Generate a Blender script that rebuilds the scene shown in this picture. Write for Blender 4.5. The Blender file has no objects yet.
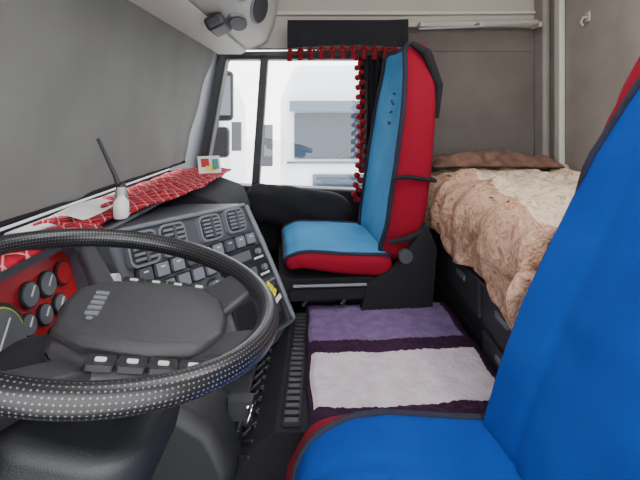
import bpy, bmesh, math, random
from mathutils import Vector, Matrix, noise
random.seed(4)
SC = bpy.context.scene
pi = math.pi

# ---------------------------------------------------------------- materials
def mat(name, col, rough=0.6, metal=0.0, col2=None, cscale=20, bump=0.0, bscale=200, btype='noise', spec=0.5, trans=0.0, sheen=0.0):
    m = bpy.data.materials.new(name); m.use_nodes = True
    nt = m.node_tree; b = nt.nodes['Principled BSDF']
    b.inputs['Base Color'].default_value = (*col, 1)
    b.inputs['Roughness'].default_value = rough
    b.inputs['Metallic'].default_value = metal
    b.inputs['Specular IOR Level'].default_value = spec
    if sheen: b.inputs['Sheen Weight'].default_value = sheen
    tc = nt.nodes.new('ShaderNodeTexCoord')
    if col2:
        n = nt.nodes.new('ShaderNodeTexNoise'); n.inputs['Scale'].default_value = cscale
        n.inputs['Detail'].default_value = 5
        r = nt.nodes.new('ShaderNodeValToRGB')
        r.color_ramp.elements[0].position = 0.35; r.color_ramp.elements[1].position = 0.65
        r.color_ramp.elements[0].color = (*col, 1); r.color_ramp.elements[1].color = (*col2, 1)
        nt.links.new(tc.outputs['Object'], n.inputs['Vector'])
        nt.links.new(n.outputs['Fac'], r.inputs['Fac'])
        nt.links.new(r.outputs['Color'], b.inputs['Base Color'])
    if bump:
        if btype == 'noise':
            t = nt.nodes.new('ShaderNodeTexNoise'); t.inputs['Scale'].default_value = bscale; o = t.outputs['Fac']
        else:
            t = nt.nodes.new('ShaderNodeTexVoronoi'); t.inputs['Scale'].default_value = bscale; o = t.outputs['Distance']
        nt.links.new(tc.outputs['Object'], t.inputs['Vector'])
        bp = nt.nodes.new('ShaderNodeBump'); bp.inputs['Strength'].default_value = bump
        bp.inputs['Distance'].default_value = 0.003
        nt.links.new(o, bp.inputs['Height']); nt.links.new(bp.outputs['Normal'], b.inputs['Normal'])
    if trans:
        tr = nt.nodes.new('ShaderNodeBsdfTranslucent'); tr.inputs['Color'].default_value = (*col, 1)
        mx = nt.nodes.new('ShaderNodeMixShader'); mx.inputs[0].default_value = trans
        out = nt.nodes['Material Output']
        nt.links.new(b.outputs[0], mx.inputs[1]); nt.links.new(tr.outputs[0], mx.inputs[2])
        nt.links.new(mx.outputs[0], out.inputs['Surface'])
    return m

def srgb(r, g, b):
    f = lambda c: ((c/255+0.055)/1.055)**2.4 if c > 10 else c/255/12.92
    return (f(r), f(g), f(b))

M = {}
M['blue'] = mat('driver_cover_blue', srgb(15, 63, 144), 0.95, bump=0.35, bscale=350, col2=srgb(12, 55, 134), cscale=6, spec=.12)
M['lblue'] = mat('cover_light_blue', srgb(64, 132, 178), 0.95, bump=0.35, bscale=350, spec=.12, col2=srgb(54, 120, 168), cscale=7)
M['red'] = mat('red_fabric', srgb(122, 12, 34), 0.9, bump=0.3, bscale=400, spec=.15)
M['tassel'] = mat('red_tassel_yarn', srgb(108, 8, 20), 0.9, bump=0.3, bscale=400, spec=.2)
M['trimblk'] = mat('black_piping', srgb(14, 16, 38), 0.8, bump=0.6, bscale=500)
M['blkfab'] = mat('black_fabric', srgb(24, 24, 29), 0.9, bump=0.4, bscale=300, spec=.3)
M['blk'] = mat('black_plastic', srgb(32, 33, 37), 0.5, bump=0.25, bscale=600)
M['dgrey'] = mat('dark_grey_plastic', srgb(54, 55, 62), 0.45, bump=0.2, bscale=700)
M['hub'] = mat('wheel_hub_plastic', srgb(52, 51, 55), 0.42, bump=0.3, bscale=900)
M['pgrey'] = mat('console_grey_plastic', srgb(72, 74, 82), 0.45, bump=0.2, bscale=700)
M['mgrey'] = mat('mid_grey_plastic', srgb(112, 115, 122), 0.5)
M['lgrey'] = mat('light_grey_plastic', srgb(182, 179, 172), 0.6, bump=0.15, bscale=500)
M['silver'] = mat('silver_trim', srgb(140, 144, 152), 0.4, 0.4)
M['chrome'] = mat('chrome', (0.8, 0.8, 0.82), 0.15, 1.0)
M['taupe'] = mat('taupe_wall_fabric', srgb(102, 94, 90), 0.95, col2=srgb(90, 83, 79), cscale=5, bump=0.4, bscale=200)
M['taupe2'] = mat('rear_wall_fabric', srgb(142, 134, 129), 0.95, col2=srgb(130, 122, 117), cscale=6, bump=0.4, bscale=200)
M['headl'] = mat('headliner', srgb(168, 161, 152), 0.95, bump=0.3, bscale=300)
M['shade'] = mat('sunshade_fabric', srgb(98, 98, 96), 0.9, col2=srgb(86, 86, 84), cscale=5, bump=0.3, bscale=250, trans=0.18)
M['white'] = mat('white_plastic', srgb(215, 215, 212), 0.5)
M['redpl'] = mat('red_plastic', srgb(165, 24, 28), 0.4)
M['yellow'] = mat('yellow_paper', srgb(225, 210, 40), 0.7)
M['green'] = mat('green_paint', srgb(60, 130, 120), 0.6)
M['dial'] = mat('dial_face', srgb(95, 98, 102), 0.3)
M['dialg'] = mat('lit_speedometer_ring', srgb(190, 200, 40), 0.4)
M['maroon'] = mat('brown_blanket', srgb(84, 58, 50), 0.95, col2=srgb(116, 86, 72), cscale=25, bump=0.6, bscale=120)
M['rug_dark'] = mat('rug_dark_plum', srgb(54, 32, 54), 1.0, col2=srgb(42, 24, 44), cscale=60, bump=0.6, bscale=300, spec=.1)
M['rug_purple'] = mat('rug_purple', srgb(112, 94, 128), 1.0, col2=srgb(98, 79, 116), cscale=30, bump=0.6, bscale=300, spec=.1)
M['rug_pale'] = mat('rug_pale_lilac', srgb(194, 183, 190), 1.0, col2=srgb(178, 166, 175), cscale=25, bump=0.6, bscale=300, spec=.1)
M['rubber'] = mat('ribbed_rubber', srgb(30, 30, 32), 0.6)
M['tyre'] = mat('tyre_rubber', srgb(60, 60, 63), 0.8)
M['truckpaint'] = mat('parked_truck_paint', srgb(214, 220, 226), 0.5)
M['truckglass'] = mat('parked_truck_glass', srgb(40, 52, 66), 0.4, spec=.1)
M['truckgrey'] = mat('parked_truck_trim', srgb(78, 92, 106), 0.7, spec=.1)
M['concrete'] = mat('concrete_yard', srgb(225, 224, 220), 0.9, col2=srgb(212, 210, 206), cscale=2)
M['addedlens'] = mat('added_lamp_lens', (0.9, 0.9, 0.88), 0.4)  # lens of the added ceiling lamp, out of view
M['paper'] = mat('white_paper', srgb(228, 226, 222), 0.8)

def bed_mat(name, c1, c2, c3):
    m = bpy.data.materials.new(name); m.use_nodes = True
    nt = m.node_tree; b = nt.nodes['Principled BSDF']; b.inputs['Roughness'].default_value = 0.95
    b.inputs['Specular IOR Level'].default_value = .15
    tc = nt.nodes.new('ShaderNodeTexCoord')
    n = nt.nodes.new('ShaderNodeTexNoise'); n.inputs['Scale'].default_value = 38; n.inputs['Detail'].default_value = 8; n.inputs['Distortion'].default_value = 1.5
    r = nt.nodes.new('ShaderNodeValToRGB')
    r.color_ramp.elements[0].position = 0.36; r.color_ramp.elements[0].color = (*c1, 1)
    r.color_ramp.elements[1].position = 0.6; r.color_ramp.elements[1].color = (*c2, 1)
    e = r.color_ramp.elements.new(0.46); e.color = (*c3, 1)
    nt.links.new(tc.outputs['Object'], n.inputs['Vector']); nt.links.new(n.outputs['Fac'], r.inputs['Fac'])
    nt.links.new(r.outputs['Color'], b.inputs['Base Color'])
    n2 = nt.nodes.new('ShaderNodeTexNoise'); n2.inputs['Scale'].default_value = 60; n2.inputs['Distortion'].default_value = 2
    nt.links.new(tc.outputs['Object'], n2.inputs['Vector'])
    bp = nt.nodes.new('ShaderNodeBump'); bp.inputs['Strength'].default_value = 0.9; bp.inputs['Distance'].default_value = 0.008
    nt.links.new(n2.outputs['Fac'], bp.inputs['Height']); nt.links.new(bp.outputs['Normal'], b.inputs['Normal'])
    return m
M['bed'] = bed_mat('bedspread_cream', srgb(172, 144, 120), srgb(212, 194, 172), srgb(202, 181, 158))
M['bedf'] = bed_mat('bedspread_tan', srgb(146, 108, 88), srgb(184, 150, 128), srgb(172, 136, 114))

def quilt():
    m = bpy.data.materials.new('red_quilted_fabric'); m.use_nodes = True
    nt = m.node_tree; b = nt.nodes['Principled BSDF']; b.inputs['Roughness'].default_value = 0.85
    b.inputs['Specular IOR Level'].default_value = .15
    tc = nt.nodes.new('ShaderNodeTexCoord'); sep = nt.nodes.new('ShaderNodeSeparateXYZ')
    nt.links.new(tc.outputs['Object'], sep.inputs[0])
    def mth(op, a, bb=None):
        k = nt.nodes.new('ShaderNodeMath'); k.operation = op
        for i, v in enumerate([a, bb]):
            if v is None: continue
            if isinstance(v, (int, float)): k.inputs[i].default_value = v
            else: nt.links.new(v, k.inputs[i])
        return k.outputs[0]
    s = 62
    p = mth('MULTIPLY', mth('ADD', mth('MULTIPLY', sep.outputs[0], 1.5), sep.outputs[1]), s)
    q = mth('MULTIPLY', mth('SUBTRACT', mth('MULTIPLY', sep.outputs[0], 1.5), sep.outputs[1]), s)
    h = mth('MINIMUM', mth('ABSOLUTE', mth('SINE', p)), mth('ABSOLUTE', mth('SINE', q)))
    r = nt.nodes.new('ShaderNodeValToRGB')
    r.color_ramp.elements[0].position = 0.04; r.color_ramp.elements[0].color = (*srgb(212, 150, 152), 1)
    r.color_ramp.elements[1].position = 0.22; r.color_ramp.elements[1].color = (*srgb(158, 26, 44), 1)
    nt.links.new(h, r.inputs[0]); nt.links.new(r.outputs[0], b.inputs['Base Color'])
    bp = nt.nodes.new('ShaderNodeBump'); bp.inputs['Strength'].default_value = 0.9; bp.inputs['Distance'].default_value = 0.008
    nt.links.new(h, bp.inputs['Height']); nt.links.new(bp.outputs[0], b.inputs['Normal'])
    return m
M['quilt'] = quilt()

def perf():
    m = bpy.data.materials.new('perforated_leather'); m.use_nodes = True
    nt = m.node_tree; b = nt.nodes['Principled BSDF']; b.inputs['Roughness'].default_value = 0.33
    uv = nt.nodes.new('ShaderNodeTexCoord')
    mp = nt.nodes.new('ShaderNodeMapping'); mp.inputs['Scale'].default_value = (260, 20, 1)
    nt.links.new(uv.outputs['UV'], mp.inputs[0])
    v = nt.nodes.new('ShaderNodeTexVoronoi'); v.voronoi_dimensions = '2D'; v.inputs['Scale'].default_value = 1; v.inputs['Randomness'].default_value = 0.12
    nt.links.new(mp.outputs[0], v.inputs['Vector'])
    r = nt.nodes.new('ShaderNodeValToRGB')
    r.color_ramp.elements[0].position = 0.12; r.color_ramp.elements[0].color = (*srgb(105, 105, 110), 1)
    r.color_ramp.elements[1].position = 0.22; r.color_ramp.elements[1].color = (*srgb(20, 20, 23), 1)
    nt.links.new(v.outputs['Distance'], r.inputs[0]); nt.links.new(r.outputs[0], b.inputs['Base Color'])
    return m
M['perf'] = perf()

def glass():
    m = bpy.data.materials.new('window_glass'); m.use_nodes = True
    nt = m.node_tree; nt.nodes.remove(nt.nodes['Principled BSDF'])
    t = nt.nodes.new('ShaderNodeBsdfTransparent'); g = nt.nodes.new('ShaderNodeBsdfGlossy'); g.inputs['Roughness'].default_value = 0.02
    mx = nt.nodes.new('ShaderNodeMixShader'); mx.inputs[0].default_value = 0.06
    nt.links.new(t.outputs[0], mx.inputs[1]); nt.links.new(g.outputs[0], mx.inputs[2])
    nt.links.new(mx.outputs[0], nt.nodes['Material Output'].inputs['Surface'])
    return m
M['glass'] = glass()

# ---------------------------------------------------------------- mesh builder
class MB:
    def __init__(s): s.v = []; s.f = []; s.m = []; s.mats = []
    def mi(s, key):
        if key not in s.mats: s.mats.append(key)
        return s.mats.index(key)
    def add(s, vs, fs, key):
        o = len(s.v); s.v += [Vector(p) for p in vs]
        i = s.mi(key) if isinstance(key, str) else None
        for n, f in enumerate(fs):
            s.f.append([a+o for a in f]); s.m.append(i if i is not None else s.mi(key[n]))
        return o
    def box(s, c, size, key, R=None, taper=1.0):
        vs = []
        for dz in (-1, 1):
            t = taper if dz > 0 else 1
            for dx, dy in ((-1, -1), (1, -1), (1, 1), (-1, 1)):
                p = Vector((dx*size[0]/2*t, dy*size[1]/2*t, dz*size[2]/2))
                vs.append(Vector(c) + (R @ p if R else p))
        s.add(vs, [(3, 2, 1, 0), (4, 5, 6, 7), (0, 1, 5, 4), (1, 2, 6, 5), (2, 3, 7, 6), (3, 0, 4, 7)], key)
    def prism(s, prof, y0, y1, key):
        n = len(prof)
        vs = [(x, y0, z) for x, z in prof] + [(x, y1, z) for x, z in prof]
        fs = [tuple(range(n)), tuple(range(2*n-1, n-1, -1))]
        fs += [(i, i+n, (i+1) % n+n, (i+1) % n) for i in range(n)]
        s.add(vs, fs, key)
    def prismM(s, prof, d0, d1, key, c, R):
        n = len(prof)
        vs = [Vector(c)+R @ Vector((x, y, d0)) for x, y in prof] + [Vector(c)+R @ Vector((x, y, d1)) for x, y in prof]
        fs = [tuple(range(n-1, -1, -1)), tuple(range(n, 2*n))]
        fs += [(i, (i+1) % n, (i+1) % n+n, i+n) for i in range(n)]
        s.add(vs, fs, key)
    def tube(s, pts, r, key, seg=10, closed=False):
        pts = [Vector(p) for p in pts]; n = len(pts)
        rs = r if isinstance(r, (list, tuple)) else [r]*n
        up = None; vs = []
        for i, p in enumerate(pts):
            a = pts[i-1] if (i > 0 or closed) else p
            b = pts[(i+1) % n] if (i < n-1 or closed) else p
            t = (b-a).normalized()
            if up is None: up = t.orthogonal().normalized()
            up = (up - t*up.dot(t)).normalized(); w = t.cross(up)
            for k in range(seg):
                an = 2*pi*k/seg
                vs.append(p + (up*math.cos(an)+w*math.sin(an))*rs[i])
        fs = []
        for i in range(n if closed else n-1):
            for k in range(seg):
                a = i*seg+k; b = i*seg+(k+1) % seg; j = ((i+1) % n)*seg
                fs.append((a, b, j+(k+1) % seg, j+k))
        if not closed:
            fs.append(tuple(range(seg-1, -1, -1))); fs.append(tuple(range((n-1)*seg, n*seg)))
        s.add(vs, fs, key)
    def sphere(s, c, r, key, seg=10, rings=7):
        if not isinstance(r, (list, tuple)): r = (r, r, r)
        c = Vector(c); vs = [c+Vector((0, 0, r[2]))]
        for i in range(1, rings):
            th = pi*i/rings
            for k in range(seg):
                ph = 2*pi*k/seg
                vs.append(c+Vector((r[0]*math.sin(th)*math.cos(ph), r[1]*math.sin(th)*math.sin(ph), r[2]*math.cos(th))))
        vs.append(c-Vector((0, 0, r[2]))); fs = []
        for k in range(seg): fs.append((0, 1+k, 1+(k+1) % seg))
        for i in range(rings-2):
            for k in range(seg):
                a = 1+i*seg+k; b = 1+i*seg+(k+1) % seg
                fs.append((a, a+seg, b+seg, b))
        L = len(vs)-1; o = 1+(rings-2)*seg
        for k in range(seg): fs.append((o+k, L, o+(k+1) % seg))
        s.add(vs, fs, key)
    def grid(s, fn, nu, nv, key):
        vs = [fn(i/nu, j/nv) for j in range(nv+1) for i in range(nu+1)]
        fs = []; ks = []
        for j in range(nv):
            for i in range(nu):
                a = j*(nu+1)+i; fs.append((a, a+1, a+nu+2, a+nu+1))
                if callable(key): ks.append(key((i+.5)/nu, (j+.5)/nv))
        s.add(vs, fs, ks if callable(key) else key)
    def obj(s, name, parent=None, smooth=True, bevel=0.0, bseg=3, sub=0, solid=0.0, recalc=True):
        me = bpy.data.meshes.new(name); me.from_pydata([tuple(v) for v in s.v], [], s.f)
        for k in s.mats: me.materials.append(M[k])
        for i, p in enumerate(me.polygons): p.material_index = s.m[i]; p.use_smooth = smooth
        bm = bmesh.new(); bm.from_mesh(me)
        if recalc: bmesh.ops.recalc_face_normals(bm, faces=bm.faces)
        if not bevel and not sub:
            for e in bm.edges:
                if len(e.link_faces) == 2 and e.calc_face_angle(0) > math.radians(50): e.smooth = False
        bm.to_mesh(me); bm.free()
        o = bpy.data.objects.new(name, me); SC.collection.objects.link(o)
        if solid:
            d = o.modifiers.new('s', 'SOLIDIFY'); d.thickness = solid; d.offset = 0
        if bevel:
            d = o.modifiers.new('b', 'BEVEL'); d.width = bevel; d.segments = bseg; d.limit_method = 'ANGLE'; d.angle_limit = math.radians(35); d.harden_normals = True
        if sub:
            d = o.modifiers.new('u', 'SUBSURF'); d.levels = sub; d.render_levels = sub
        if parent:
            o.parent = parent; o.matrix_parent_inverse = Matrix.Translation(-parent.location)
        return o

def group(name, loc):
    e = bpy.data.objects.new(name, None); e.location = loc; e.empty_display_size = 0.05
    SC.collection.objects.link(e); return e

def catmull(pts, n):
    pts = [Vector(p) for p in pts]; P = [2*pts[0]-pts[1]]+pts+[2*pts[-1]-pts[-2]]
    out = []; segs = len(pts)-1
    for i in range(n+1):
        t = i/n*segs; k = min(int(t), segs-1); f = t-k
        a, b, c, d = P[k:k+4]
        out.append(0.5*((2*b)+(c-a)*f+(2*a-5*b+4*c-d)*f*f+(3*b-a-3*c+d)*f**3))
    return out

# ---------------------------------------------------------------- seats
def pad(name, parent, path, cy, kf, covkey, sidekey, backkey, r=0.04, bol=0.02, n=40, wr=0.002, exp=4.0, j0=2, j1=None, seams=(), pr=.006, hseams=()):
    """padded upholstery lofted along a front-surface path (x, z, halfwidth, thickness)."""
    P = catmull([(p[0], p[1], p[2]) for p in path], n); T = catmull([(p[3], 0, 0) for p in path], n)
    st = []
    for i, p in enumerate(P):
        a = P[max(i-1, 0)]; b = P[min(i+1, n)]
        t = Vector((b.x-a.x, b.y-a.y)).normalized(); nn = Vector((-t.y, t.x))
        st.append((Vector((p.x, p.y)), t, nn, p.z, T[i].x))
    full = []
    for a in (82, 66, 50, 34, 17):
        a = math.radians(a); c, t, nn, hw, th = st[0]; q = r*(1-math.cos(a))
        full.append((c-t*r*math.sin(a)-nn*q, nn, hw-q, th-2*q))
    for c, t, nn, hw, th in st: full.append((c, nn, hw, th))
    for a in (17, 34, 50, 66, 82):
        a = math.radians(a); c, t, nn, hw, th = st[-1]; q = r*(1-math.cos(a))
        full.append((c+t*r*math.sin(a)-nn*q, nn, hw-q, th-2*q))
    sg = lambda v: 1 if v >= 0 else -1
    N = len(full)
    if j1 is None: j1 = N-3
    n1, n2, n3 = 7, 34, 22
    vs = []
    for j, (c, nn, hw, th) in enumerate(full):
        tt = j/(N-1)
        k = kf(tt) if callable(kf) else kf
        ak = math.acos(k**(exp/2))
        ang = [ak*(i/n1)**1.5 for i in range(n1)]
        u0 = k
        for i in range(n2+1):
            u = u0*(1-2*i/n2); ang.append(math.acos(sg(u)*abs(u)**(exp/2)))
        ang += [pi-ak*((n1-i)/n1)**1.5 for i in range(1, n1+1)][:]
        ang += [pi+pi*i/n3 for i in range(1, n3)]
        for a in ang:
            ca, sa = math.cos(a), math.sin(a)
            if abs(sa) < 1e-9: sa = 0
            u = sg(ca)*abs(ca)**(2/exp); v = sg(sa)*abs(sa)**(2/exp)
            d = th/2*(v-1)
            if sa > 0:
                d += bol*(max(0, (abs(u)-0.35)/0.65))**2*1.4*(1-max(0, abs(u)-0.9)*8)
                for su in seams: d -= .004*math.exp(-((abs(u)-su)/.03)**2)
                for hs in hseams: d -= .004*math.exp(-((tt-hs)/.012)**2)*(1 if abs(u) < .6 else 0)
            p = c+nn*d
            q = Vector((p.x, cy+u*hw, p.y))
            w = noise.noise(q*9)*wr+noise.noise(q*22)*wr*0.5
            vs.append(q+Vector((nn.x, 0, nn.y))*w*(1 if sa >= 0 else -1))
    seg = len(ang)
    fs = []; ks = []
    for j in range(N-1):
        for i in range(seg):
            a = j*seg+i; b = j*seg+(i+1) % seg
            fs.append((a, b, b+seg, a+seg))
            if n1 <= i < n1+n2 and j0 <= j < j1: ks.append(covkey)
            elif i < 2*n1+n2+4 or i >= seg-4: ks.append(sidekey)
            else: ks.append(backkey)
    fs.append(tuple(range(seg-1, -1, -1))); ks.append(sidekey)
    fs.append(tuple(range((N-1)*seg, N*seg))); ks.append(sidekey)
    B = MB(); B.add(vs, fs, ks); B.obj(name, parent, True)
    Bt = MB()
    i0, i1 = n1, n1+n2
    loop = [vs[j*seg+i0] for j in range(j0, j1+1)]+[vs[j1*seg+i] for i in range(i0+1, i1)]+[vs[j*seg+i1] for j in range(j1, j0-1, -1)]+[vs[j0*seg+i] for i in range(i1-1, i0, -1)]
    Bt.tube(loop, pr, 'trimblk', 8, closed=True)
    Bt.obj(name+'_piping', parent)

def pedestal(parent, x0, x1, y0, y1, z0, z1):
    B = MB()
    B.box(((x0+x1)/2, (y0+y1)/2, z0+0.02), (x1-x0, y1-y0, 0.04), 'blkfab')
    h = z1-z0
    for i in range(6):
        z = z0+0.045+i*(h-0.08)/6
        w = 0.05 if i % 2 else 0.03
        B.box(((x0+x1)/2, (y0+y1)/2, z+(h-0.08)/12), (x1-x0-w, y1-y0-w, (h-0.08)/6*0.9), 'blkfab')
    B.box(((x0+x1)/2, (y0+y1)/2, z1-0.02), (x1-x0, y1-y0, 0.035), 'blkfab')
    B.obj('suspension_base', parent, bevel=0.006)

ps = group('truck_seat', (0.12, 1.62, 0.12))
pad('seat_cushion', ps, [(-0.115, 0.552, .215, .050), (-0.07, 0.566, .225, .06), (0.03, 0.563, .23, .075), (0.12, 0.557, .23, .08), (0.19, 0.553, .225, .085)],
    1.62, 0.92, 'lblue', 'red', 'red', r=0.025, bol=0.008, j0=1, pr=.007)
pad('backrest', ps, [(0.195, 0.57, .20, .10), (0.207, 0.64, .225, .12), (0.224, 0.76, .23, .125), (0.245, 0.90, .228, .12), (0.268, 1.04, .215, .11), (0.283, 1.14, .18, .10), (0.29, 1.21, .15, .09)],
    1.62, 0.89, 'lblue', 'red', 'blkfab', r=0.045, bol=0.024, pr=.010, hseams=(.68,))
B = MB()
B.prism([(0.10, 0.39), (0.33, 0.39), (0.345, 0.58), (0.31, 0.66), (0.27, 0.60), (0.20, 0.51), (0.12, 0.47)], 1.365, 1.392, 'blkfab')
B.box((0.02, 1.385, 0.445), (0.28, 0.025, 0.035), 'blkfab')
B.box((0.0, 1.60, 0.465), (0.30, 0.40, 0.04), 'blkfab')
for x in (-.08, .04):     # frame struts and slide rail
    B.tube([(x, 1.38, .41), (x+.03, 1.38, .45)], .007, 'blk', 8)
B.tube([(-.11, 1.372, .475), (.12, 1.372, .472)], .005, 'mgrey', 8)
B.tube([(-.125, 1.40, .44), (-.125, 1.80, .44)], .006, 'blk', 8)
B.tube([(0.24, 1.37, 0.56), (0.24, 1.35, 0.56)], 0.022, 'dgrey', 16)
B.obj('seat_frame', ps, bevel=0.006)
B = MB()
B.tube([(0.205, 1.385, 0.80), (0.25, 1.378, 0.805), (0.345, 1.385, 0.79), (0.352, 1.5, 0.79)], 0.007, 'blkfab', 8)
B.tube([(0.295, 1.47, 1.245), (0.34, 1.45, 1.21), (0.380, 1.44, 1.10), (0.375, 1.45, 0.99)], [0.010, 0.018, 0.014, 0.008], 'blkfab', 8)
B.tube([(0.195, 1.375, 0.60), (0.25, 1.372, 0.61), (0.32, 1.38, 0.64)], 0.009, 'blkfab', 8)
B.obj('cover_strap', ps)
B = MB()
for k in range(4):
    z = 1.08-0.035*k
    x = 0.275-0.006*k-0.012
    for a in range(2):
        B.box((x+0.002, 1.57+0.018*a, z+random.uniform(-.006, .006)), (0.004, 0.012, 0.005+0.008*random.random()), 'trimblk')
B.obj('cover_embroidery', ps)
pedestal(ps, -0.08, 0.30, 1.44, 1.80, 0.12, 0.425)
ps.rotation_euler = (0, 0, math.radians(6))

ds = group('truck_seat', (0.15, 0.58, 0.0))
def kc(t): return .90 if t > .62 else .90-.34*(1-t/.62)
pad('seat_cushion', ds, [(-0.05, 0.385, .235, .10), (-0.015, 0.435, .245, .12), (0.06, 0.458, .25, .14), (0.17, 0.453, .25, .14), (0.30, 0.448, .245, .14)],
    0.585, kc, 'blue', 'red', 'red', r=0.05, bol=0.012, wr=0.003, j0=8, seams=(.4,), pr=.007)
def kb(t): return .95 if t < .48 else .95-.30*min(1, (t-.48)/.3)
pad('backrest', ds, [(0.31, 0.46, .225, .12), (0.345, 0.56, .235, .12), (0.396, 0.68, .24, .12), (0.460, 0.81, .245, .12), (0.518, 0.94, .24, .12), (0.565, 1.06, .225, .11), (0.605, 1.17, .18, .10), (0.625, 1.26, .15, .09)],
    0.585, kb, 'blue', 'red', 'blkfab', r=0.045, bol=0.03, wr=0.003, seams=(.5,), pr=.007, hseams=(.3, .45))
pedestal(ds, 0.0, 0.32, 0.40, 0.78, 0.0, 0.30)

# ---------------------------------------------------------------- floor / tunnel
B = MB(); B.box((0.18, 0.9, -0.03), (1.66, 2.14, 0.06), 'rubber'); B.obj('floor')
B = MB()
B.prism([(-0.62, 0.0), (0.43, 0.0), (0.43, 0.355), (0.41, 0.375), (-0.09, 0.375), (-0.13, 0.34), (-0.28, 0.25), (-0.62, 0.25)], 0.87, 1.39, 'blkfab')
B.box((0.10, 1.665, 0.06), (0.60, 0.5, 0.118), 'blkfab')
Rf = Matrix.Rotation(math.radians(-31), 3, 'Y')
for i in range(12):
    for sgn in (-1, 1):
        B.box((-.205, .90+i*.042, .2975), (.19, .007, .008), 'blk', Rf @ Matrix.Rotation(math.radians(32*sgn), 3, 'Z'))
B.obj('engine_tunnel', bevel=0.004)
B = MB()
B.box((-0.058, 1.13, 0.378), (0.036, 0.50, 0.006), 'rubber')
for i in range(22):
    y = 0.885+i*0.0225
    B.box((-0.058, y, 0.384), (0.030, 0.013, 0.010), 'blk')
B.obj('ribbed_rubber_mat', bevel=0.002, bseg=2)
B = MB()
B.box((-0.22, 0.50, 0.006), (0.42, 0.68, 0.012), 'rubber')
for i in range(20):
    B.box((-0.41+i*0.02, 0.50, 0.016), (0.008, 0.66, 0.01), 'rubber')
for i in range(16):
    B.box((-0.22, 0.2+i*0.04, 0.016), (0.40, 0.008, 0.01), 'rubber')
B.obj('footwell_mat')

rc = Vector((0.195, 1.155, 0.383)); RA = math.radians(2.5)
def rugp(u, v):
    x = (u-.5)*0.46; y = (v-.5)*0.56
    x += 0.003*math.sin(v*17); y += 0.003*math.sin(u*9+1)
    X = x*math.cos(RA)-y*math.sin(RA); Y = x*math.sin(RA)+y*math.cos(RA)
    q = Vector((X, Y, 0))
    e = min(u, 1-u, v, 1-v)
    h = 0.012*min(1, e*25)+(0.0018*noise.noise(q*70)+0.0022*noise.noise(q*160)+0.004*noise.noise(q*14))*min(1, e*20)
    return rc+Vector((X, Y, h))
def rugk(u, v):
    w = 0.003*math.sin(u*30)+.02*(u-.5)
    if u < 0.02 or u > 0.94 or v < 0.085+w or v > 0.95+w: return 'rug_dark'
    if 0.46+w < v < 0.565+w: return 'rug_dark'
    return 'rug_pale' if v < 0.5 else 'rug_purple'
B = MB(); B.grid(rugp, 160, 240, rugk); B.obj('floor_rug')

# ---------------------------------------------------------------- shell
YW = 1.97
B = MB()
B.box((0.075, YW+0.03, 1.53), (1.83, 0.06, 0.46), 'headl')
B.box((0.68, YW+0.03, 0.65), (0.62, 0.06, 1.30), 'taupe')
B.box((0.675, YW+0.005, 1.335), (0.61, 0.02, 0.10), 'taupe')
B.obj('wall_passenger_side')
B = MB()
B.box((1.02, 0.9, 0.90), (0.06, 2.20, 1.79), 'taupe2')
B.obj('wall_rear')
B = MB()
B.prism([(0.955, 0.4), (0.99, 0.4), (0.99, 1.75), (0.955, 1.75)], 1.88, 1.97, 'taupe2')
B.obj('trim_1', bevel=0.015)
B = MB()
B.box((0.975, 1.79, 1.20), (0.025, 0.045, 1.1), 'lgrey')
B.obj('trim_2', bevel=0.008)
B = MB()
B.prism([(0.36, 1.385), (0.99, 1.385), (0.99, 1.42), (0.36, 1.41)], 1.92, 1.964, 'headl')
B.obj('trim_3', bevel=0.01)
B = MB()
pts = [(0.42, 1.86, 1.365), (0.6, 1.862, 1.372), (0.78, 1.864, 1.38), (0.94, 1.866, 1.388)]
B.tube(pts, 0.005, 'silver', 10)
for x in (0.43, 0.68, 0.93): B.box((x, 1.89, 1.385), (0.012, 0.07, 0.02), 'headl')
B.obj('bunk_curtain_rail')
B = MB()
B.box((-0.36, 0.9, 1.775), (0.56, 2.2, 0.05), 'headl')  # slabs leave an unseen roof opening, added to let skylight in
B.box((0.865, 0.9, 1.775), (0.37, 2.2, 0.05), 'headl')
B.box((0.30, 0.12, 1.775), (0.76, 0.64, 0.05), 'headl')
B.box((0.30, 1.62, 1.775), (0.76, 0.76, 0.05), 'headl')
B.obj('ceiling')
B = MB()
B.prism([(-0.20, 1.445), (0.36, 1.445), (0.99, 1.45), (0.99, 1.465), (0.36, 1.465), (-0.20, 1.465)], 1.950, 1.97, 'lgrey')
B.obj('trim_4', bevel=0.006)
B = MB()
B.tube([(.989, 1.62, 1.36), (.968, 1.62, 1.36), (.960, 1.62, 1.342), (.968, 1.62, 1.33)], .004, 'headl', 8)
B.box((.986, 1.62, 1.362), (.006, .02, .035), 'headl')
B.obj('coat_hook')

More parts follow.
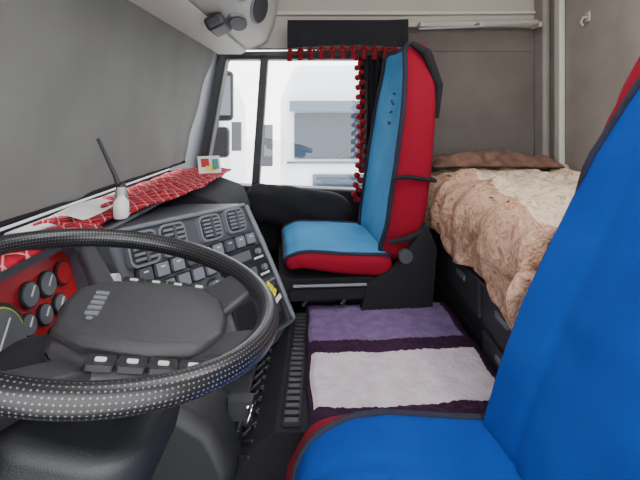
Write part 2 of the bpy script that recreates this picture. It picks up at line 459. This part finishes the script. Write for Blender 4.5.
door = group('door_1', (0.0, 1.99, 0.7))
B = MB()
B.box((-0.10, YW+0.03, 0.33), (0.92, 0.06, 0.64), 'blkfab')
B.obj('lower_panel', door, bevel=0.01)
B = MB()
B.prism([(-0.36, 0.40), (0.34, 0.40), (0.34, 0.66), (-0.40, 0.69)], 1.93, 1.975, 'blkfab')
B.obj('inner_panel', door, bevel=0.012, bseg=4)
B = MB()
def bolst(u, v):
    x = -.33+u*.47; a = v*2*pi
    e = max(.02, (1-abs(2*u-1)**5))**.5
    ry = .055*e; rz = (.095-.02*u)*e
    q = Vector((x*9, math.cos(a)*1.2, math.sin(a)*1.2))
    m = 1+.25*noise.noise(q)+.06*math.sin(x*38)
    return Vector((x, 1.895+ry*m*math.cos(a), .620-.035*u+rz*m*math.sin(a)))
B.grid(bolst, 60, 28, 'blkfab')
B.obj('armrest_bolster', door)
def frame_band(B, outer, inner, y0, y1, key):
    n = len(outer); vs = [(x, y0, z) for x, z in outer]+[(x, y0, z) for x, z in inner]+[(x, y1, z) for x, z in outer]+[(x, y1, z) for x, z in inner]
    fs = []
    for i in range(n):
        j = (i+1) % n
        fs += [(i, j, n+j, n+i), (2*n+i, 3*n+i, 3*n+j, 2*n+j), (i, 2*n+i, 2*n+j, j), (n+i, n+j, 3*n+j, 3*n+i)]
    B.add(vs, fs, key)
B = MB()
outer = [(-0.60, 0.63), (0.36, 0.60), (0.36, 1.298), (-0.46, 1.283)]
inner = [(-0.535, 0.68), (0.30, 0.65), (0.30, 1.262), (-0.425, 1.262)]
frame_band(B, outer, inner, 1.968, 2.03, 'dgrey')
B.obj('window_frame', door, bevel=0.006)
B = MB()
inner2 = [(-0.515, 0.695), (0.285, 0.665), (0.285, 1.248), (-0.415, 1.248)]
frame_band(B, inner, inner2, 1.95, 2.02, 'blk')
B.box((-0.268, 1.975, 0.97), (0.034, 0.05, 0.60), 'blk', Matrix.Rotation(math.radians(4), 3, 'Y'))
B.obj('window_gasket', door, bevel=0.005)
B = MB(); B.add([(-0.53, 1.995, 0.68), (0.30, 1.995, 0.65), (0.30, 1.995, 1.262), (-0.425, 1.995, 1.262)], [(0, 1, 2, 3)], 'glass')
B.obj('window_1', smooth=False)

B = MB()
B.prism([(-0.75, -0.05), (-0.66, -0.05), (-0.66, 0.76), (-0.75, 0.76)], -0.18, 2.03, 'dgrey'); B.obj('wall_front')
B = MB()
B.add([(-0.69, -0.18, 0.76), (-0.69, 2.0, 0.76), (-0.60, 2.0, 1.28), (-0.60, -0.18, 1.28)], [(0, 1, 2, 3)], 'glass'); B.obj('window_2', smooth=False)
B = MB()
B.prism([(-0.70, 0.6), (-0.575, 0.6), (-0.445, 1.30), (-0.56, 1.32)], 1.93, 2.03, 'mgrey')
B.obj('trim_5', bevel=0.02)
def shp(u, v):
    y = -0.18+u*2.08; z = 0.80+v*0.475; x = -0.583+v*0.13
    w = 0.012*noise.noise(Vector((y*2.2, z*5, 3)))+0.007*noise.noise(Vector((y*9+z*5, z*9, 1)))
    sag = -0.012*math.sin(pi*v)
    return Vector((x+w+sag, y, z+0.006*math.sin(y*6)*(1-v)))
B = MB(); B.grid(shp, 120, 40, 'shade')
B.tube([(-0.583, -0.17, 0.80), (-0.583, 1.89, 0.80)], 0.006, 'blkfab', 8)
B.obj('windshield_sunshade')
oc = group('overhead_console', (-0.35, 0.9, 1.4))
B = MB()
B.prism([(-0.66, 1.285), (-0.47, 1.285), (-0.30, 1.29), (-0.235, 1.32), (-0.20, 1.40), (-0.17, 1.60), (-0.17, 1.745), (-0.66, 1.745)], -0.18, 1.965, 'lgrey')
B.obj('console_body', oc, bevel=0.015)
B = MB()
B.prism([(-0.44, 1.262), (-0.34, 1.262), (-0.315, 1.275), (-0.33, 1.288), (-0.44, 1.288)], -0.15, 1.90, 'lgrey')
B.obj('console_lip', oc, bevel=0.005)
B = MB()
for (x, y, z, a, b, an) in ((-0.213, 1.52, 1.372, 0.052, 0.13, 114), (-0.213, 1.20, 1.372, 0.052, 0.13, 114), (-.268, 1.42, 1.303, .030, .10, 155)):
    R = Matrix.Rotation(math.radians(an), 3, 'Y')
    ring = [(a*math.cos(2*pi*i/28), b*math.sin(2*pi*i/28)) for i in range(28)]
    ring2 = [(p*0.88, q*0.92) for p, q in ring]
    B.prismM(ring, -0.02, 0.008, 'mgrey', (x, y, z), R)
    B.prismM(ring2, 0.0, 0.012, 'rubber', (x, y, z), R)
B.obj('speaker_grilles', oc, bevel=0.002)
B = MB()
Rm = Matrix.Rotation(math.radians(-25), 3, 'Y')
B.box((-.295, 1.28, 1.262), (.055, .12, .04), 'blk', Rm)
B.obj('radio_handset', oc, bevel=.012)
B = MB()
B.box((0.80, 0.75, 1.735), (0.10, 0.22, 0.03), 'addedlens'); B.obj('added_lamp_case', bevel=0.01)  # casing for the added fill light, out of view

# ---------------------------------------------------------------- dashboard
dash = group('dashboard', (-0.4, 1.0, 0.5))
A, Bq, C, D = Vector((-.47, .97, .745)), Vector((-.24, 1.40, .72)), Vector((-.07, 1.36, .345)), Vector((-.30, .95, .33))
e1 = (Bq-A).normalized(); e2 = (D-A); e2 = (e2-e1*e2.dot(e1)).normalized(); nrm = -(e1.cross(e2)).normalized()
RP = Matrix((e1, -e2, nrm)).transposed()
def PP(u, v, d=0): return A*(1-u)*(1-v)+Bq*u*(1-v)+C*u*v+D*(1-u)*v+nrm*d
B = MB()
vs = [A, Bq, C, D]+[Vector((-0.645, p.y, p.z)) for p in (A, Bq, C, D)]
B.add(vs, [(0, 1, 2, 3), (7, 6, 5, 4), (0, 4, 5, 1), (1, 5, 6, 2), (2, 6, 7, 3), (3, 7, 4, 0)], 'pgrey')
B.obj('centre_console', dash, bevel=0.012)
B = MB()
B.tube([PP(0.985, 0.02, .006), PP(0.985, .3, .01), PP(0.985, .6, .01), PP(0.985, 0.97, .006)], 0.008, 'mgrey', 8)
B.tube([PP(0.03, 0.015, .006), PP(0.5, .012, .008), PP(0.97, .015, .006)], 0.006, 'mgrey', 8)
B.tube([PP(0.04, 0.60, .006), PP(0.5, .60, .008), PP(0.97, .60, .006)], 0.004, 'mgrey', 8)
B.obj('console_edge_trim', dash)
B = MB()
def rrect(w, h, r, k=5):
    out = []
    for cx, cy, a0 in ((w/2-r, h/2-r, 0), (-w/2+r, h/2-r, 90), (-w/2+r, -h/2+r, 180), (w/2-r, -h/2+r, 270)):
        for i in range(k+1):
            a = math.radians(a0+90*i/k); out.append((cx+r*math.cos(a), cy+r*math.sin(a)))
    return out
def vent(u, v, w, h):
    c = PP(u, v)
    B.prismM(rrect(w, h, 0.018), 0, 0.014, 'mgrey', c, RP)
    B.prismM(rrect(w-.012, h-.012, 0.014), 0.003, 0.0155, 'blk', c, RP)
    for i in range(5):
        y = (i-2)*(h-.02)/5
        B.box(c+RP @ Vector((0, y, 0.017)), (w-.02, 0.006, 0.006), 'mgrey', RP)
    B.box(c+RP @ Vector((0, 0, 0.020)), (0.008, h-.016, 0.006), 'pgrey', RP)
vent(.13, .13, .085, .080); vent(.32, .125, .085, .080); vent(.60, .115, .085, .072); vent(.82, .11, .085, .072)
B.obj('air_vents', dash)
B = MB()
for i in range(9):
    u = .09+i*.10
    c = PP(u, .265)
    B.prismM(rrect(.044, .038, .005), 0, .008, 'blk', c, RP)
    B.prismM(rrect(.036, .030, .004), 0, .014, 'mgrey' if i % 3 else 'pgrey', c, RP)
    B.box(c+RP @ Vector((0, 0.006, .0145)), (.012, .003, .002), 'white', RP)
for i in range(5):
    u = .09+i*.10
    c = PP(u, .36)
    B.prismM(rrect(.044, .036, .005), 0, .008, 'blk', c, RP)
    B.prismM(rrect(.036, .028, .004), 0, .014, 'mgrey', c, RP)
for i in range(3):
    c = PP(.14+i*.16, .48)
    ring = [(.028*math.cos(2*pi*k/24), .028*math.sin(2*pi*k/24)) for k in range(24)]
    B.prismM(ring, 0, .006, 'blk', c, RP)
    B.prismM([(p*.75, q*.75) for p, q in ring], .004, .022, 'mgrey', c, RP)
    B.box(c+RP @ Vector((0, .012, .023)), (.003, .012, .002), 'white', RP)
B.obj('switch_bank', dash)
B = MB()
for v, hh in ((.38, .052), (.50, .050)):
    c = PP(.76, v)
    B.prismM(rrect(.195, hh, .004), 0, .009, 'blk', c, RP)
    B.prismM(rrect(.09, hh*.5, .002), .008, .0105, 'dial', c+RP @ Vector((-.01, .004, 0)), RP)
    for k in range(5):
        B.box(c+RP @ Vector((-.078, -.016+.008*k, .011)), (.012, .005, .003), 'mgrey', RP)
        B.box(c+RP @ Vector((.05+.009*k, -.012, .011)), (.006, .006, .003), 'white', RP)
    B.tube([c+RP @ Vector((.068, .006, .006)), c+RP @ Vector((.068, .006, .020))], .009, 'mgrey', 14)
B.obj('radio_unit', dash)
B = MB()
c = PP(.72, .77)
B.prismM(rrect(.22, .115, .012), 0, .010, 'blk', c, RP)
B.prismM(rrect(.20, .095, .010), .0101, .0106, 'blkfab', c, RP)
B.box(c+RP @ Vector((0, -.055, .02)), (.21, .008, .03), 'pgrey', RP)
B.box(c+RP @ Vector((.03, .01, .014)), (.10, .05, .010), 'dgrey', RP)
c = PP(.27, .78)
B.prismM(rrect(.19, .11, .012), 0, .010, 'blk', c, RP)
B.box(c+RP @ Vector((0, .035, .014)), (.06, .012, .012), 'dgrey', RP)
B.obj('storage_tray', dash, bevel=.002, bseg=2)
B = MB()
for k in range(4):
    R2 = RP @ Matrix.Rotation(math.radians(random.uniform(10, 50)), 3, 'Z')
    B.box(PP(.82, .66)+RP @ Vector((-.01+.008*k, .006-.012*k, .024+.002*k)), (.060, .013, .002), 'yellow' if k < 3 else 'white', R2)
B.obj('toll_tickets')
B = MB()
B.prism([(-.655, 0), (-.655, .755), (-.56, .76), (-.53, .74), (-.525, .54), (-.47, .50), (-.46, .42), (-.50, .12), (-.57, 0.0)], -0.17, .965, 'blk')
B.obj('driver_side_body', dash, bevel=.012)
B = MB()
B.prism([(-.655, .30), (-.655, .755), (-.42, .752), (-.315, .715), (-.28, .62), (-.33, .46), (-.42, .32)], 1.395, 1.835, 'blkfab')
B.obj('passenger_side_body', dash, bevel=.03, bseg=5)
B = MB()
B.prism([(-.655, .72), (-.655, .758), (-.47, .758), (-.46, .74)], .90, 1.45, 'dgrey')
B.prism([(-.64, .22), (-.30, .22), (-.20, .30), (-.16, .352), (-.64, .352)], .90, 1.38, 'blk')
B.obj('console_base', dash, bevel=.01)
B = MB()
B.prism([(-.46, .24), (-.19, .24), (-.155, .32), (-.20, .41), (-.30, .47), (-.46, .52)], .82, .955, 'blk')
B.obj('knee_panel', dash, bevel=.03, bseg=5)
B = MB()
c = Vector((-.145, .90, .385))
B.tube([c+Vector((.006*math.sin(a), .018*math.cos(a), .018*math.sin(a))) for a in [2*pi*i/20 for i in range(20)]], .003, 'chrome', 8, closed=True)
B.sphere(c+Vector((-.004, .012, .012)), .009, 'chrome')
B.box(c+Vector((-.02, .02, .005)), (.05, .03, .04), 'blk')
B.obj('hook_ring', dash)
B = MB()
def qc(u, v):
    y = .92+u*.94
    xf = -.465+max(0, min(1, (y-.98)/.45))*.09
    x = -.60+v*(xf+.60)
    return Vector((x, y, .770+.008*noise.noise(Vector((x*20, y*12, 0)))+.004*math.sin(v*pi)))
B.grid(qc, 60, 14, 'quilt'); B.obj('quilted_dash_cover', solid=.006)
B = MB()
def sheet(u, v):
    return Vector((-.575+u*.075, .93+v*.22, .783+.006*math.sin(u*4+v*3)))
B.grid(sheet, 8, 14, 'paper'); B.obj('paper_sheet', solid=.001)

# instrument cluster ------------------------------------------------
ic = group('instrument_cluster', (-.5, .68, .66))
RC = Matrix((Vector((0, 1, 0)), Vector((-.25, 0, 1)).normalized(), Vector((1, 0, .25)).normalized())).transposed()
cc = Vector((-.505, .675, .64))
B = MB()
B.prismM(rrect(.47, .20, .05, 8), -.03, .004, 'redpl', cc, RC)
B.obj('red_fascia', ic, bevel=.003)
B = MB()
ro = rrect(.50, .225, .06, 8); ri = rrect(.465, .19, .045, 8)
n = len(ro)
vs = [cc+RC @ Vector((x, y, -.03)) for x, y in ro]+[cc+RC @ Vector((x, y, .03)) for x, y in ro]+[cc+RC @ Vector((x, y, .03)) for x, y in ri]+[cc+RC @ Vector((x, y, -.0)) for x, y in ri]
fs = []
for r_ in range(3):
    for i in range(n): fs.append((r_*n+i, r_*n+(i+1) % n, (r_+1)*n+(i+1) % n, (r_+1)*n+i))
B.add(vs, fs, 'pgrey'); B.obj('cluster_bezel', ic)
B = MB()
for (y, z, r, k) in ((.195, .048, .021, 'redpl'), (.145, .045, .021, 'dial'), (.095, .045, .020, 'dial'), (.165, -.002, .017, 'dial'), (.12, -.002, .017, 'dial'), (.075, .0, .017, 'dial'), (.005, .0, .055, 'dial'), (-.12, .0, .055, 'dial'), (.17, -.045, .013, 'blk'), (.13, -.045, .013, 'blk')):
    c = cc+RC @ Vector((y, z, .004))
    ring = [(r*math.cos(2*pi*q/28), r*math.sin(2*pi*q/28)) for q in range(28)]
    B.prismM([(p*1.18, q*1.18) for p, q in ring], 0, .006, 'blk', c, RC)
    if r > .05: B.prismM([(p*1.05, q*1.05) for p, q in ring], 0, .007, 'dialg', c, RC)
    B.prismM(ring, 0, .008, k, c, RC)
    if k == 'dial': B.box(c+RC @ Vector((r*.2, r*.2, .009)), (r*1.0, .002, .002), 'white', RC @ Matrix.Rotation(.8, 3, 'Z'))
B.obj('gauges', ic)
B = MB()
def hood(u, v):
    y = .36+u*.53
    a = v*pi*.62
    e = 1-abs(2*u-1)**6*.35
    return Vector((-.60+.155*math.sin(a*.8), y, .735+.055*e*math.sin(a*.9+.35)))
B.grid(hood, 40, 14, 'quilt'); B.obj('padded_hood', ic, solid=.018)

# steering wheel ------------------------------------------------------
WC = Vector((-.272, .576, .768))
sw = group('steering_wheel', WC)
TA = math.radians(12)
ax = Vector((math.cos(TA), 0, -math.sin(TA))); ay = Vector((0, 1, 0)); az = ax.cross(ay).normalized()
RW = Matrix((ax, ay, az)).transposed()
RW0 = RW.copy()
def W0(x, y, z=0): return WC+RW0 @ Vector((x, y, z))
R0, r0 = .2075, .0145
me = bpy.data.meshes.new('rim'); vs = []; fs = []; uvs = []
NU, NV = 160, 20
for i in range(NU):
    a = 2*pi*i/NU
    for j in range(NV):
        b = 2*pi*j/NV
        rr = R0+r0*math.cos(b)
        vs.append(tuple(W0(rr*math.cos(a), rr*math.sin(a), r0*1.05*math.sin(b))))
for i in range(NU):
    for j in range(NV):
        fs.append((i*NV+j, ((i+1) % NU)*NV+j, ((i+1) % NU)*NV+(j+1) % NV, i*NV+(j+1) % NV))
        uvs += [(i/NU, j/NV), ((i+1)/NU, j/NV), ((i+1)/NU, (j+1)/NV), (i/NU, (j+1)/NV)]
me.from_pydata(vs, [], fs); uvl = me.uv_layers.new(name='UVMap')
for k, q in enumerate(uvs): uvl.data[k].uv = q
for p in me.polygons: p.use_smooth = True
me.materials.append(M['perf'])
o = bpy.data.objects.new('rim', me); SC.collection.objects.link(o); o.parent = sw; o.matrix_parent_inverse = Matrix.Translation(-sw.location)
RW = RW0 @ Matrix.Rotation(math.radians(14), 3, 'Z')
def W(x, y, z=0): return WC+RW @ Vector((x, y, z))
B = MB()
# lower moulding of the hub (one plate) with button wings, then raised airbag lid
pl = [(-.050, -.070), (-.062, .0), (-.050, .070), (.005, .108), (.060, .120), (.125, .118), (.165, .085), (.176, .0), (.165, -.085), (.125, -.118), (.060, -.120), (.005, -.108)]
B.prismM(pl, -.058, -.034, 'hub', WC, RW)
B.obj('hub_plate', sw, bevel=.012, bseg=4)
B = MB()
pad_ = [(-.052, -.050), (-.058, .0), (-.052, .050), (-.010, .082), (.060, .092), (.120, .086), (.150, .050), (.156, .0), (.150, -.050), (.120, -.086), (.060, -.092), (-.010, -.082)]
B.prismM(pad_, -.045, -.016, 'hub', WC, RW)
B.obj('airbag_lid', sw, bevel=.013, bseg=5)
B = MB()
for a0, wa, wb, zb in ((26, .085, .065, .0), (-26, .085, .065, .0), (112, .034, .028, -.02), (-108, .05, .045, -.004)):
    a = math.radians(a0)
    d = Vector((math.cos(a), math.sin(a), 0)); t = Vector((-d.y, d.x, 0))
    p0 = d*.10+Vector((.02, 0, 0)); p1 = d*.200
    v8 = []
    for zz0, zz1 in ((-.055, -.014+zb), (-.038, .001+zb*.5)):
        v8 += [W(*(p0-t*wa/2+Vector((0, 0, zz0)))), W(*(p0+t*wa/2+Vector((0, 0, zz0)))), W(*(p1+t*wb/2+Vector((0, 0, zz1)))), W(*(p1-t*wb/2+Vector((0, 0, zz1))))]
    B.add(v8, [(3, 2, 1, 0), (4, 5, 6, 7), (0, 1, 5, 4), (1, 2, 6, 5), (2, 3, 7, 6), (3, 0, 4, 7)], 'hub')
B.obj('spokes', sw, bevel=.009, bseg=4)
B = MB()
for sy in (-1, 1):
    for i in range(4):
        x = .015+.033*i
        c = W(x, sy*.1045, -.033)
        B.prismM(rrect(.031, .021, .004), 0, .007, 'blk', c, RW)
        B.prismM(rrect(.012, .007, .002), .006, .0082, 'white', c, RW)
B.obj('wheel_buttons', sw)
B = MB()    # raised emblem bars on the airbag lid
for k in range(5): B.box(W(-.015, -.028+.014*k, -.0155), (.016, .006, .004), 'mgrey', RW)
B.tube([W(-.015, -.040, -.0155), W(-.015, -.040, -.0145)], .004, 'mgrey', 10)
B.obj('emblem', sw)
B = MB()
B.tube([W(.02, 0, -.055), W(.02, 0, -.10), W0(.0, 0, -.13), W0(-.06, 0, -.26), W0(-.16, 0, -.50)], [.060, .060, .05, .055, .06], 'blk', 24)
B.tube([W0(-.03, -.04, -.11), W0(-.05, -.13, -.10), W0(-.06, -.20, -.085)], [.012, .009, .012], 'blk', 12)
B.tube([W0(-.03, .04, -.11), W0(-.05, .13, -.10), W0(-.06, .19, -.085)], [.012, .009, .012], 'blk', 12)
B.obj('steering_column', sw)
B = MB()
prof = rrect(.26, .22, .06, 6)
B.prismM(prof, -.20, -.115, 'blk', WC+Vector((-.02, -.01, 0)), RW0)
B.obj('column_shroud', sw, bevel=.02, bseg=4)
B = MB()
B.tube([W0(-.06, -.15, -.16), W0(-.06, -.16, -.115)], .035, 'blk', 24)
B.tube([W0(-.06, -.155, -.12), W0(-.06, -.16, -.110)], .022, 'mgrey', 24)
B.obj('ignition_switch', sw)

# ---------------------------------------------------------------- bunk
bk = group('bunk_bed', (.7, 1.4, .4))
B = MB()
B.box((.71, 1.42, .20), (.545, 1.07, .38), 'blkfab')
B.box((.71, 1.42, .485), (.545, 1.07, .19), 'blk')
B.box((.81, .40, .29), (.35, .96, .56), 'blk')
B.obj('bunk_base', bk, bevel=.008)
B = MB()
for (y, z, w, h) in ((1.03, .50, .26, .10), (1.33, .50, .28, .10), (1.03, .40, .26, .07)):
    B.box((.434, y, z), (.012, w, h), 'dgrey')
    B.box((.426, y, z+h*.2), (.008, .07, .016), 'mgrey')
B.tube([(.43, .90, .555), (.43, 1.50, .555)], .006, 'dgrey', 8)
B.obj('drawer_fronts', bk, bevel=.005)
B = MB()
B.box((.718, 1.43, .665), (.53, 1.04, .16), 'blkfab')
B.box((.805, .40, .665), (.34, .98, .16), 'blkfab')
B.obj('mattress', bk, bevel=.03)
def bs(u, v):
    near = max(0, (.12-u)/.12)
    y = .865+max(0, (u-.12)/.88)*1.02
    s = v*.80
    if s < .545: x = .975-s; z = .765
    else:
        d = s-.545
        if d < .0785:
            a = d/.05; x = .43-.05*math.sin(a); z = .765-.05*(1-math.cos(a))
        else: x = .38; z = .715-(d-.0785)*(.66+.5*noise.noise(Vector((y*3, 1, 0))))
    if near > 0:
        z = min(z, .775)-near*.17*(1 if s < .545 else max(0, 1-(s-.545)/.25)); y -= .012*math.sin(near*pi/2)+.006*math.sin(x*50)*near
    q = Vector((x*6, (y-near*.15)*6, z*6))
    bulge = .035*math.sin(pi*min(1, max(0, (x-.38)/.6)))*max(0, math.sin(pi*(y-.86)/1.03))**.5
    w = .024*noise.noise(q)+.018*noise.noise(q*2.3)+.008*noise.noise(q*6)
    if z > .70: z += bulge+w*1.2
    if near > 0: y += min(0, w*.5)
    if x < .44:
        f = .010*math.sin(y*42+2*math.sin(y*9))*min(1, (v-.6)*5 if v > .6 else 0)
        x += w+f
    return Vector((x, y, z))
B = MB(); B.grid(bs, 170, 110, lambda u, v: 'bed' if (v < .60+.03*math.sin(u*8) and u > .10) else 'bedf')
def bs2(u, v):
    x = .625+v*.35; y = -.05+u*.90
    q = Vector((x*6, y*6, 2))
    e = min(1, v*8)
    return Vector((x, y, .70+.07*e**.5+.016*noise.noise(q)+.01*noise.noise(q*2.3)))
B.grid(bs2, 80, 40, 'bed')
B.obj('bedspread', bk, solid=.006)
B = MB()
def bl(u, v):
    x = .44+u*.50; y = 1.70+v*.20
    e = max(0, math.sin(pi*u))**.4*max(0, math.sin(pi*v))**.4
    q = Vector((x*10, y*14, 0))
    return Vector((x, y+.02*noise.noise(q*.4), .800+.040*e+.040*noise.noise(q)*e+.016*noise.noise(q*2.5)*e))
B.grid(bl, 60, 30, 'maroon'); B.obj('folded_blanket', bk, solid=.006)

# ---------------------------------------------------------------- curtain and pelmet
B = MB()
def cur(u, v):
    z = 1.255-v*.50
    w = .20-.05*math.sin(pi*v)
    x = .165+u*w+.015*math.sin(v*3)
    return Vector((x, 1.905+.018*math.sin(u*26+v*1.5), z))
B.grid(cur, 80, 30, 'blkfab')
for s_ in range(2):
    for k in range(30):
        z = 1.24-k*.0205
        x = .158+.012*math.sin((1.26-z)/.58*3)+(.008 if k % 2 else -.008)-(.016*((k-20)/10)**2 if k > 20 else 0)+.004*s_
        B.sphere((x, 1.852-.014*s_, z), (.011, .011, .013), 'tassel', 8, 6)
B.obj('door_curtain')
B = MB()
def pel(u, v):
    x = -.135+u*.50; z0 = 1.276+.012*math.sin(u*3.1)
    z1 = 1.372+.025*u
    return Vector((x, 1.815+.006*math.sin(u*40)*(1-v), z0+(z1-z0)*v))
B.grid(pel, 70, 6, 'blkfab')
B.box((.115, 1.885, 1.385), (.50, .12, .02), 'blkfab')
for k in range(12):
    x = -.125+k*.0435
    z0 = 1.276+.012*math.sin((x+.135)/.5*3.1)
    if k < 11:
        B.tube([(x+.0435*t/6, 1.812, z0-.020*math.sin(pi*t/6)) for t in range(7)], .004, 'tassel', 6)
    B.sphere((x, 1.81, z0-.010), .008, 'tassel', 8, 6)
    B.tube([(x, 1.81, z0-.014), (x, 1.81, z0-.030), (x, 1.81, z0-.055)], [.004, .009, .011], 'tassel', 8)
B.obj('tasseled_pelmet', solid=0)

# ---------------------------------------------------------------- small dash items
B = MB()
B.tube([(-.47, 1.04, .774), (-.47, 1.04, .80), (-.47, 1.04, .825)], [.020, .016, .012], 'mgrey', 14)
B.tube([(-.47, 1.04, .820), (-.485, 1.04, .86), (-.525, 1.04, .945)], [.007, .0055, .004], 'blk', 8)
B.sphere((-.47, 1.04, .83), .012, 'blk')
B.obj('radio_antenna')
B = MB()
B.tube([(-.445, .985, .770), (-.445, .985, .774), (-.445, .985, .806), (-.445, .985, .816), (-.445, .985, .818), (-.445, .985, .832)], [.014, .016, .016, .009, .008, .008], 'white', 18)
B.tube([(-.445, .985, .822), (-.445, .985, .838)], .009, 'lgrey', 14)
B.obj('small_bottle')
B = MB()
Rk = Matrix.Rotation(math.radians(25), 3, 'Z') @ Matrix.Rotation(math.radians(-35), 3, 'X')
B.box((-.43, 1.71, .808), (.085, .004, .075), 'white', Rk)
B.box((-.445, 1.704, .815), (.03, .006, .035), 'redpl', Rk)
B.box((-.405, 1.704, .812), (.022, .006, .04), 'green', Rk)
B.box((-.42, 1.70, .795), (.04, .006, .018), 'yellow', Rk)
B.obj('souvenir_card')
B = MB()
def tis(u, v):
    x = -.470+u*.055; z = .60+v*.075
    return Vector((x+.010*noise.noise(Vector((u*3, v*3, 0))), .925+.015*noise.noise(Vector((u*5, v*5, 2)))-.02*v, z+.02*noise.noise(Vector((u*4, 7, 0)))))
B.grid(tis, 14, 14, 'paper'); B.obj('paper_tissue', solid=.001)

# ---------------------------------------------------------------- outside
B = MB(); B.box((0, 10, -1.35), (60, 60, .1), 'concrete'); B.obj('ground')
mr = group('side_mirror', (-.52, 2.3, 1.0))
B = MB()
B.box((-.50, 2.28, 1.10), (.10, .09, .26), 'blk', Matrix.Rotation(.3, 3, 'Z'))
B.box((-.52, 2.28, .86), (.10, .09, .16), 'blk', Matrix.Rotation(.3, 3, 'Z'))
B.obj('mirror_housing', mr, bevel=.025, bseg=4)
B = MB()
B.box((-.485, 2.232, 1.10), (.060, .006, .20), 'silver', Matrix.Rotation(.3, 3, 'Z'))
B.tube([(-.56, 2.05, 1.25), (-.57, 2.3, 1.25), (-.57, 2.34, 1.1), (-.57, 2.34, .8), (-.57, 2.05, .78)], .012, 'blk', 8)
B.obj('mirror_arm', mr)
Rt = Matrix(((1, 0, 0), (0, 0, -1), (0, 1, 0)))
def truck(x0, y0):
    pt = group('parked_truck', (x0, y0, -.3))
    B = MB()
    B.prismM([(-1.25, -.6), (1.25, -.6), (1.25, 1.5), (1.05, 2.0), (-1.05, 2.0), (-1.25, 1.5)], -1.0, 1.0, 'truckpaint', (x0, y0, -.3), Rt)
    B.obj('truck_cab', pt, bevel=.12, bseg=4)
    B = MB(); f = y0-1.03
    B.box((x0, f, .72), (2.1, .06, .62), 'truckglass')
    B.box((x0, f-.09, 1.12), (2.2, .25, .14), 'truckgrey')
    B.box((x0, f-.01, -.05), (1.6, .05, .5), 'truckgrey')
    for k in range(5): B.box((x0, f-.05, -.25+.1*k), (1.5, .04, .03), 'truckglass')
    B.box((x0, f-.02, .36), (2.3, .04, .03), 'truckgrey')
    B.box((x0, f-.02, -.65), (2.4, .25, .35), 'truckgrey')
    for x in (-1.0, 1.0): B.box((x0+x, f-.15, -.62), (.35, .03, .16), 'silver')
    for x in (-1.42, 1.42): B.box((x0+x, f-.12, .60), (.18, .12, .55), 'dgrey')
    for k in range(2): B.tube([(x0-.45+.9*k, f-.07, .42), (x0-.1+.9*k, f-.07, .70)], .018, 'blk', 6)
    B.obj('cab_fittings', pt, bevel=.02)
    B = MB()
    for x in (-1.0, 1.0): B.tube([(x0+x-.15, y0-.4, -.85), (x0+x+.15, y0-.4, -.85)], .45, 'tyre', 28)
    B.obj('wheels', pt)
truck(.70, 7.0)
truck(-3.0, 9.5)

# ---------------------------------------------------------------- light & camera
w = bpy.data.worlds.new('sky'); SC.world = w; w.use_nodes = True
bg = w.node_tree.nodes['Background']; bg.inputs[0].default_value = (.97, .985, 1.0, 1); bg.inputs[1].default_value = 6.2
L = bpy.data.lights.new('added_fill_light', 'AREA'); L.shape = 'RECTANGLE'; L.size = .22; L.size_y = .10; L.energy = 7; L.color = (1, .96, .9)  # unseen ceiling lamp, added to brighten the cab
lo = bpy.data.objects.new('added_fill_light', L); lo.location = (.80, .75, 1.715); SC.collection.objects.link(lo)
cam = bpy.data.cameras.new('camera'); cam.sensor_width = 36; cam.lens = 24.75; cam.shift_y = -.195; cam.clip_start = .02
co = bpy.data.objects.new('camera', cam); co.location = (0, 0, 1.0); co.rotation_euler = (pi/2, 0, 0)
SC.collection.objects.link(co); SC.camera = co
